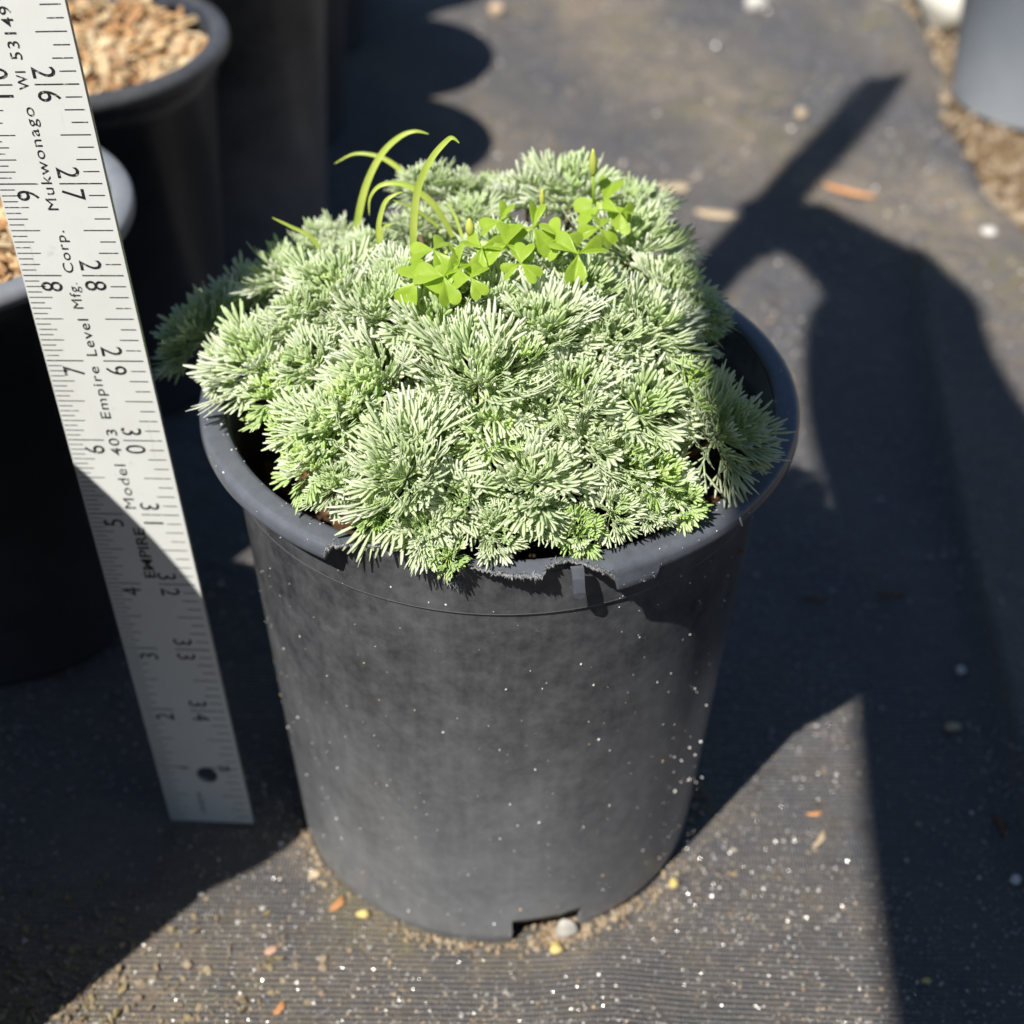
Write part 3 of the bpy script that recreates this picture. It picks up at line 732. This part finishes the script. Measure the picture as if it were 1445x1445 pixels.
# ------------------------------------------------------------------ wood sorrel among it
sorrel = empty('wood_sorrel', (pcx-.1, pcy+1, 5.4), 'lime green clover-like weed growing through the silvery mound', 'weed')
so_o = np.array((pcx-.1, pcy+1, 5.4))
HEART = np.array([(0, .012), (.16, .10), (.33, .23), (.52, .37), (.70, .455), (.86, .455), (.97, .36), (1.0, .22), (.955, .09), (.86, .005)])
def leaflet(mb, base, d, nrm, L, fold=.5):
    d = d/np.linalg.norm(d); sd = np.cross(nrm, d); sd /= np.linalg.norm(sd); nn = np.cross(d, sd)
    V = []; nj = 6; bend = rng.uniform(.05, .22); wav = rng.uniform(0, 6)
    for i in range(len(HEART)):
        m_ = .86*i/(len(HEART)-1)
        for j in range(-nj, nj+1):
            v = j/nj; a_ = abs(v); x = m_+(HEART[i, 0]-m_)*a_; y = HEART[i, 1]*a_*(1 if v > 0 else -1)*1.12
            h = a_*HEART[i, 1]*math.tan(fold)*.8*(1-.3*a_)-bend*x*x+.015*math.sin(7*x+wav+3*v)
            V.append(base+d*L*x+sd*L*y*math.cos(fold)+nn*L*h)
    mb.add(V, grid_faces(len(HEART), 2*nj+1))
def trifoliate(px, py, L_px, rot, lift=.38, spread=2.09, n=3, face=(0, -.55, .8)):
    P = on_mound(px, py, lift); dist = (P-CO)@fw; L = L_px/F_PX*dist*.93
    nrm = np.array(face)+rng.normal(size=3)*.12; nrm /= np.linalg.norm(nrm)
    a = np.cross(nrm, (0, 1, .3)); a = -a/np.linalg.norm(a); b = np.cross(nrm, a)
    a = np.array((1., 0, 0)); a -= nrm*(a@nrm); a /= np.linalg.norm(a); b = np.cross(nrm, a)
    for k in range(n):
        g_ = MB(); an = math.radians(rot)+k*spread
        dd = a*math.cos(an)+b*math.sin(an)-nrm*rng.uniform(.1, .45)
        leaflet(g_, P-so_o, dd, nrm, L, rng.uniform(.25, .95)); g_.build('leaflet', M['sorrel'], sorrel)
    root = on_mound(px+rng.uniform(-20, 20), py+25, -.3); g_ = MB()
    g_.tube(np.array([root, (root+P)/2+np.array((.05, .05, .15)), P])-so_o, [.02, .016, .014], 6); g_.build('stalk', M['sorrel'], sorrel)
for a in ((715, 345, 46, -35), (816, 358, 48, -95), (853, 286, 48, 195), (752, 322, 42, -40), (588, 396, 44, -125), (626, 390, 46, -70), (612, 352, 40, 60), (648, 372, 40, 100), (706, 312, 36, 70), (790, 335, 40, 120), (846, 322, 34, 80), (680, 350, 38, 20), (735, 372, 36, 200), (665, 392, 34, -60), (875, 300, 36, 30)):
    trifoliate(*a)
def pod(pxs, rpx, m, lift=.3):
    P = on_mound(*pxs[0], lift); Y = P[1]; pts = [on_plane_y(x, y, Y)-so_o for x, y in pxs]; dist = (P-CO)@fw; r = rpx/F_PX*dist
    n = 8; A_, B_ = pts[1], pts[2]; g_ = MB()
    g_.tube([A_+(B_-A_)*k/(n-1) for k in range(n)], [r*max(.12, math.sin(math.pi*min(.97, .1+k/(n-1)*.9))**.7) for k in range(n)], 8); g_.build('seed_pod', m, sorrel)
    g_ = MB(); g_.tube([pts[0], (pts[0]+A_)/2, A_], [.018, .018, .02], 6); g_.build('stalk', M['sorrel'], sorrel)
pod([(838, 292), (837, 248), (837, 210)], 6, M['bud']); pod([(668, 345), (664, 332), (662, 308)], 7, M['bud']); pod([(765, 305), (765, 292), (765, 266)], 4, M['bud'])
# ------------------------------------------------------------------ grass blades
grass = empty('grass_sprout', (pcx-1, pcy+1.2, 5.5), 'yellow-green grass seedling with arching blades in the silvery mound', 'weed')
gr_o = np.array((pcx-1, pcy+1.2, 5.5))
BL = [([(500, 350), (503, 320), (516, 263), (538, 218), (564, 193), (586, 185), (605, 189)], 6.5), ([(586, 395), (583, 333), (589, 269), (608, 225), (631, 198), (640, 195), (648, 202)], 6.5),
      ([(640, 335), (620, 300), (602, 279), (570, 260), (538, 261), (522, 279), (521, 304)], 5.5), ([(541, 372), (534, 326), (542, 288), (556, 275), (568, 271)], 4.5),
      ([(592, 280), (580, 256), (558, 234), (532, 220), (500, 217), (472, 231)], 4.5), ([(460, 370), (440, 336), (411, 320), (384, 307)], 3.5),
      ([(590, 396), (621, 361), (647, 349), (669, 344)], 3), ([(512, 412), (484, 396), (452, 389)], 2), ([(626, 326), (586, 295), (554, 282)], 2.6),
      ([(655, 345), (645, 312), (632, 285)], 2.6), ([(538, 352), (541, 322), (557, 315)], 2.2)]
def catmull(P, n):
    P = np.asarray(P, float); out = []
    for t in np.linspace(0, len(P)-1-1e-6, n):
        i = int(t); f = t-i; p0, p1, p2, p3 = P[max(i-1, 0)], P[i], P[i+1], P[min(i+2, len(P)-1)]
        out.append(.5*((2*p1)+(-p0+p2)*f+(2*p0-5*p1+4*p2-p3)*f*f+(-p0+3*p1-3*p2+p3)*f**3))
    return np.array(out)
for pts, wpx in BL:
    b = on_mound(*pts[0], -.15); Y = b[1]; tilt = rng.uniform(-.5, .3)
    P3 = catmull([on_plane_y(x, y, Y+tilt*k/len(pts)) for k, (x, y) in enumerate(pts)], 26); dist = (b-CO)@fw; wd_ = wpx/F_PX*dist
    V = []; side0 = rt
    for i, p in enumerate(P3):
        t = P3[min(i+1, 25)]-P3[max(i-1, 0)]; t /= np.linalg.norm(t)
        sd = np.cross(t, fw+np.array((.25, 0, 0))); sd /= np.linalg.norm(sd); nn = np.cross(sd, t)
        ww = wd_*(1-(i/25)**2.0)**.9*.85*(.75+.25*min(1, i/6))+.003; nn = nn*1.6
        V += [p-sd*ww-gr_o, p+nn*ww*.45-gr_o, p+sd*ww-gr_o]
    mesh('blade', V, grid_faces(26, 3), M['grass'], grass)

# ------------------------------------------------------------------ loose bits that can be told apart
def piece(name, cat, label, px, py, size, cols, shape='stone', rot=0):
    P = unp(px, py); x, y = P[0], P[1]; z = gz(x, y); rg = np.random.default_rng(int(px*7+py)); m = stone(name, *cols)
    if shape == 'stone':
        n = 16; V = []; Fc = []
        ph = rg.uniform(0, 6, 6)
        for i in range(n):
            for j in range(9):
                a = 2*math.pi*i/n; b = math.pi*j/8
                d = np.array((math.sin(b)*math.cos(a), math.sin(b)*math.sin(a), math.cos(b)))
                k = 1+.12*math.sin(3*d[0]+ph[0])+.12*math.sin(4*d[1]+ph[1])+.08*math.sin(5*d[2]+ph[2])
                V.append(d*k*np.array(size)*.5)
        Fc = grid_faces(n, 9, True)
    else:
        V = []; L, W, H = size; n = 7
        for i in range(n):
            u = i/(n-1)*2-1; ww = W/2*(1-abs(u)**3*.75)*(1+.15*rg.normal()); c = H*.8*(1-u*u)*.6
            yy = .12*L*u*u
            V += [(L/2*u, -ww+yy, c), (L/2*u, yy-ww*.1, c+H*.6), (L/2*u, ww+yy, c+.1*H), (L/2*u, yy, c-H*.2)]
        Fc = [(a*4+b, a*4+4+b, a*4+4+(b+1) % 4, a*4+(b+1) % 4) for a in range(n-1) for b in range(4)]+[(0, 1, 2, 3), (n*4-1, n*4-2, n*4-3, n*4-4)]
    o = mesh(name, V, Fc, m, smooth=shape == 'stone', loc=(x, y, z+(size[2]*.38 if shape == 'stone' else .01))); o.rotation_euler.z = math.radians(rot)
    return tag(o, label, cat)
W_ = ((.55, .53, .48), (.66, .64, .6)); Y_ = ((.5, .38, .12), (.62, .5, .22)); O_ = ((.45, .2, .08), (.55, .3, .14)); T_ = ((.42, .32, .2), (.52, .42, .3)); Br = ((.12, .06, .03), (.22, .12, .06))
piece('pebble', 'pebble', 'whitish pebble lodged in the drain notch at the foot of the torn pot', 800, 1322, (.26, .2, .30), ((.36, .34, .30), (.48, .45, .4)))
piece('pebble', 'pebble', 'yellow pebble on the cloth just in front of the drain notch', 785, 1345, (.17, .15, .13), Y_)
piece('pebble', 'pebble', 'small yellow stone on the cloth left of the pot foot', 512, 1293, (.15, .13, .12), Y_)
piece('pebble', 'pebble', 'orange stone at the right foot of the torn pot', 951, 1250, (.14, .12, .12), Y_)
piece('pebble', 'pebble', 'tan pebble beside the pot where its left shadow ends', 445, 1237, (.17, .14, .12), T_)
piece('wood_chip', 'wood chip', 'reddish brown wood chip leaning at the left foot of the torn pot', 478, 1278, (.27, .09, .06), O_, 'chip', 55)
piece('wood_chip', 'wood chip', 'orange wood chip lying on the cloth near the bottom edge', 396, 1424, (.2, .08, .04), O_, 'chip', 65)
piece('wood_chip', 'wood chip', 'pinkish curled scrap on the sunlit cloth left of the pot', 384, 1342, (.19, .10, .04), ((.42, .26, .18), (.5, .34, .25)), 'chip', 40)
piece('wood_chip', 'wood chip', 'long tan splinter in the sunlit triangle right of the pot', 1158, 1186, (.34, .07, .04), T_, 'chip', 58)
piece('wood_chip', 'wood chip', 'small red-brown flake above the splinter in the sunlit triangle', 1150, 1150, (.22, .07, .03), O_, 'chip', 10)
piece('wood_chip', 'wood chip', 'long orange stick beside the shadow of the ruler', 1196, 273, (1.15, .24, .12), O_, 'chip', -28)
piece('pebble', 'pebble', 'grey-brown stone in the shade near the cloth fold', 1344, 1029, (.2, .16, .13), T_)
piece('pebble', 'pebble', 'pale pebble in the shade above the grey-brown stone', 1355, 951, (.14, .13, .11), W_)
piece('pebble', 'pebble', 'pale stone at the right edge in the shade', 1432, 1243, (.15, .14, .12), W_)
piece('pebble', 'pebble', 'yellowish crumb in the shade near the bottom right', 1307, 1383, (.1, .09, .08), Y_)
piece('wood_chip', 'wood chip', 'dark curled leaf scrap in the shade right of the pot', 1258, 844, (.45, .1, .06), Br, 'chip', 5)
piece('wood_chip', 'wood chip', 'dark flake in the shade close to the pot', 1152, 848, (.36, .1, .05), Br, 'chip', 0)
piece('wood_chip', 'wood chip', 'brown twig scrap in the shade at the right edge', 1412, 1165, (.35, .1, .08), Br, 'chip', 100)
piece('pebble', 'pebble', 'round white pebble on the sunlit cloth at the top edge', 1067, 8, (.55, .5, .42), W_)
piece('pebble', 'pebble', 'peach-coloured pebble near the shadows of the back pots', 701, 21, (.45, .4, .34), ((.5, .36, .24), (.6, .46, .34)))
piece('pebble', 'pebble', 'tan pebble in the sun just right of the silver mound', 1131, 166, (.3, .28, .2), T_)
piece('pebble', 'pebble', 'whitish pebble lying in the sun by the cloth hump', 1390, 351, (.3, .28, .2), W_)
piece('wood_chip', 'wood chip', 'tan flake on the cloth behind the silver mound', 950, 268, (.75, .4, .1), T_, 'chip', 5)
piece('wood_chip', 'wood chip', 'pink-tan flake right behind the silver mound', 1010, 303, (.9, .3, .08), T_, 'chip', -12)

# ------------------------------------------------------------------ upper right: bleached pot and white stone
gp = row_pot(12.75, 37.6, 'bleached grey plant pot standing on gravel at the top right', 2.2, 6.5, 2.75, 'grey_pot', 'grey_pot', None)
gp.name = 'grey_pot'; gp.location.z = -.22*U
bark_fill(12.75, 37.6, 2.35, 5.9, 150, M['bark'], 'bark mulch filling the bleached grey pot', seed=40)
def boulder(x, y, z, s, label, seed):
    rg = np.random.default_rng(seed); V = []; n, m_ = 48, 25; ph = rg.uniform(0, 6, 9)
    for i in range(n):
        for j in range(m_):
            a = 2*math.pi*i/n; b = math.pi*j/(m_-1); d = np.array((math.sin(b)*math.cos(a), math.sin(b)*math.sin(a), math.cos(b)))
            k = 1+.10*math.sin(2.3*d[0]+ph[0])+.08*math.sin(3.7*d[1]+ph[1])+.05*math.sin(7*d[2]+ph[2]+2*d[0])+.03*math.sin(13*d[0]+9*d[1]+ph[3])
            V.append(d*k*np.array(s)*.5)
    return tag(mesh('rock', V, grid_faces(n, m_, True), stone('white_rock', (.62, .59, .52), (.74, .71, .64)), loc=(x, y, z)), label, 'rock')
boulder(11.6, 42.0, .8, (2.5, 2.4, 3.0), 'rounded white rock beside the bleached grey pot', 5)
boulder(10.35, 43.6, .5, (1.6, 1.6, 1.9), 'smaller white rock left of the rounded one at the top edge', 6)

# ------------------------------------------------------------------ the photographer behind the camera, whose shadow crosses the cloth
M['skin'] = mat('skin', (.42, .25, .18), .5); M['shirt'] = mat('navy_shirt', (.03, .04, .07), .85); M['trousers'] = mat('grey_trousers', (.08, .08, .09), .85); M['hair'] = mat('brown_hair', (.05, .03, .02), .7)
M['phone'] = mat('dark_phone', (.02, .02, .025), .25)
person = empty('person', (-1, -13, 0), 'crouching photographer in a dark shirt, one hand on the ruler and one holding a phone', 'person')
pe_o = np.array((-1, -13, 0.))
def skin(name, nodes, edges, m, parent, root=0, sub=2):
    me = bpy.data.meshes.new(name); me.from_pydata([tuple((np.array(n[:3])-pe_o)*U) for n in nodes], edges, [])
    o = bpy.data.objects.new(name, me); C.objects.link(o); o.modifiers.new('s', 'SKIN')
    for i, n in enumerate(nodes):
        sv_ = me.skin_vertices[0].data[i]; r_ = n[3]*U; sv_.radius = (r_, (n[4] if len(n) > 4 else n[3])*U); sv_.use_root = i == root
    md = o.modifiers.new('d', 'SUBSURF'); md.levels = sub; md.render_levels = sub
    dg = bpy.context.evaluated_depsgraph_get(); dg.update(); me2 = bpy.data.meshes.new_from_object(o.evaluated_get(dg))
    o.modifiers.clear(); o.data = me2; o.name = name; me2.materials.clear(); me2.materials.append(m)
    me2.polygons.foreach_set('use_smooth', [True]*len(me2.polygons)); o.parent = parent; return o
def back(gx, gy, h): return (gx-SUN[0]*h, gy-SUN[1]*h, h)
LH = back(5.5, 30.0, 24.0)
LW = back(6.4, 29.9, 24.6); LF = back(7.45, 27.9, 26.2); LE = back(6.95, 24.6, 28.0); LU = back(7.45, 20.0, 30.6); LS = back(7.1, 14.6, 33.0); LC = back(7.05, 11.6, 33.0)
nod = [(-1, -15.5, 12.5, 5.5, 4.2), (-.8, -12.5, 20, 5, 3.6), (-.8, -9.5, 28, 5.6, 3.9), (-.8, -7.2, 33, 2.4), (-.8, -5.9, 36, 2.2), (-.8, -5.2, 39.5, 3.1, 3.4), (-.8, -5.0, 42.5, 2.4),
       (*LS, 2.1), (*LU, 1.9), (*LE, 1.55), (*LF, 1.35), (*LW, 1.0), (*LH, 1.3, .6),
       (5.2, -9.5, 32.5, 2.2), (6.8, -8.5, 25, 1.7), (5.6, -6.0, 19.5, 1.35), (2.9, -3.4, 14.2, .95), (1.9, -2.3, 13.2, 1.4, .6),
       (-5, -14.5, 12, 3.3), (-6.3, -5.8, 16, 2.6), (-5.6, -11.5, 3.2, 1.5), (-5.8, -7, 1.2, 1.4, 1), (3.2, -14.5, 12, 3.3), (6.0, -6.8, 15.5, 2.6), (4.6, -12, 3.2, 1.5), (4.8, -7.4, 1.2, 1.4, 1)]
ed = [(0, 1), (1, 2), (2, 3), (3, 4), (4, 5), (5, 6), (2, 7), (7, 8), (8, 9), (9, 10), (10, 11), (11, 12), (2, 13), (13, 14), (14, 15), (15, 16), (16, 17),
      (0, 18), (18, 19), (19, 20), (20, 21), (0, 22), (22, 23), (23, 24), (24, 25)]
nod.append((*LC, 2.35)); NC = len(nod)-1; ed.remove((2, 7)); ed += [(2, NC), (NC, 7)]
h_ = np.array(LH)
RP = lambda h: np.array((BX, BY, 0.03))+dv*h
grip = RP(24.0)
for k, (z, l) in enumerate(((1.1, 1.0), (.4, 1.1), (-.3, 1.05), (-1.0, .85))):      # four fingers closing over the ruler's face
    b = len(nod); c = h_+np.array((.3, .55, z)); nod += [(*c, .34), (*(grip+np.array((-.25, -.50, z))), .31), (*(grip+np.array((.62*l, -.36, z-.1))), .27)]
    ed += [(12, b), (b, b+1), (b+1, b+2)]
b = len(nod); nod += [(*(h_+np.array((-.5, .9, .9))), .38), (*(grip+np.array((-.5, .45, 1.2))), .33), (*(grip+np.array((.35, .42, 1.3))), .28)]; ed += [(12, b), (b, b+1), (b+1, b+2)]
rh = np.array((1.9, -2.3, 13.2))
for k in range(4):
    b = len(nod); s0 = rh+np.array((-.2, .3, 1.0-k*.62)); nod += [(*s0, .36), (*(s0+np.array((-.5, .75, .15))), .31), (*(s0+np.array((-1.35, 1.0, .2))), .26)]; ed += [(17, b), (b, b+1), (b+1, b+2)]
b = len(nod); s0 = rh+np.array((-.2, -.5, .7)); nod += [(*s0, .4), (*(s0+np.array((-.6, -.1, .7))), .34), (*(s0+np.array((-1.3, .1, 1.2))), .28)]; ed += [(17, b), (b, b+1), (b+1, b+2)]
skin('body', nod, ed, M['skin'], person)
nb = [nod[i] for i in (0, 1, 2, 3, 7, 8, 9, 10, 13, 14, 15, NC)]; nb = [tuple(list(n[:3])+[v*1.13+.12 for v in n[3:]]) for n in nb]
nb[3] = (*nod[3][:3], 3.0)
skin('shirt', nb, [(0, 1), (1, 2), (2, 3), (2, 11), (11, 4), (4, 5), (5, 6), (6, 7), (2, 8), (8, 9), (9, 10)], M['shirt'], person)
nb = [nod[i] for i in (0, 18, 19, 20, 22, 23, 24)]; nb = [tuple(list(n[:3])+[v*1.15+.15 for v in n[3:]]) for n in nb]
skin('trousers', nb, [(0, 1), (1, 2), (2, 3), (0, 4), (4, 5), (5, 6)], M['trousers'], person)
skin('hair', [(-.8, -6.4, 39.8, 3.0), (-.8, -5.6, 42.3, 2.9), (-.8, -4.3, 42.8, 2.5)], [(0, 1), (1, 2)], M['hair'], person)
for s in (-1, 1):                                        # face
    g_ = MB(); lump(g_, np.array((-.8+s*1.1, -2.05, 39.9))-pe_o, .42, (1, .6, .7), irr=.02); g_.build('eye', mat('eye', (.6, .6, .58), .3), person)
    g_ = MB(); lump(g_, np.array((-.8+s*3.1, -5.3, 39.4))-pe_o, .8, (.4, .8, 1.1), irr=.05); g_.build('ear', M['skin'], person)
g_ = MB(); g_.tube(np.array([(-.8, -2.2, 40), (-.8, -1.55, 38.7), (-.8, -2.1, 38.4)])-pe_o, [.25, .5, .4], 8); g_.build('nose', M['skin'], person)
g_ = MB(); g_.tube(np.array([(-1.7, -2.3, 37.4), (-.8, -2.0, 37.3), (.1, -2.3, 37.4)])-pe_o, [.12, .22, .12], 6); g_.build('mouth', mat('lips', (.35, .12, .1), .5), person)
# phone: its lens is where the photograph was taken from
ph = bpy.data.objects.new('phone', None); C.objects.link(ph)
tag(ph, 'dark phone held upright in the photographer\'s right hand', 'phone')
ph.matrix_world = cam.matrix_world.copy()
def box(x0, x1, y0, y1, z0, z1, name, m, parent, bev=.12):
    V = []; n = 6
    cs = [(x1-bev*2, y1-bev*2, 0), (x0+bev*2, y1-bev*2, 90), (x0+bev*2, y0+bev*2, 180), (x1-bev*2, y0+bev*2, 270)]; ring = []
    for cx_, cy_, a0_ in cs:
        for k in range(n): a = math.radians(a0_+90*k/(n-1)); ring.append((cx_+bev*2*math.cos(a), cy_+bev*2*math.sin(a)))
    N_ = len(ring); V = [(x, y, z0) for x, y in ring]+[(x, y, z1) for x, y in ring]
    Fc = [(k, (k+1) % N_, N_+(k+1) % N_, N_+k) for k in range(N_)]+[tuple(range(N_))[::-1], tuple(range(N_, 2*N_))]
    return mesh(name, V, Fc, m, parent, smooth=False)
box(-2.35, .5, -5.2, .55, .2, .5, 'case', M['phone'], ph)
box(-.65, .45, -.6, .5, .1, .2, 'camera_bump', M['phone'], ph, .08)
box(-2.2, .35, -5.05, .4, .5, .515, 'screen', mat('screen_glass', (.01, .01, .012), .08), ph)
scene.render.resolution_x = scene.render.resolution_y = 1024
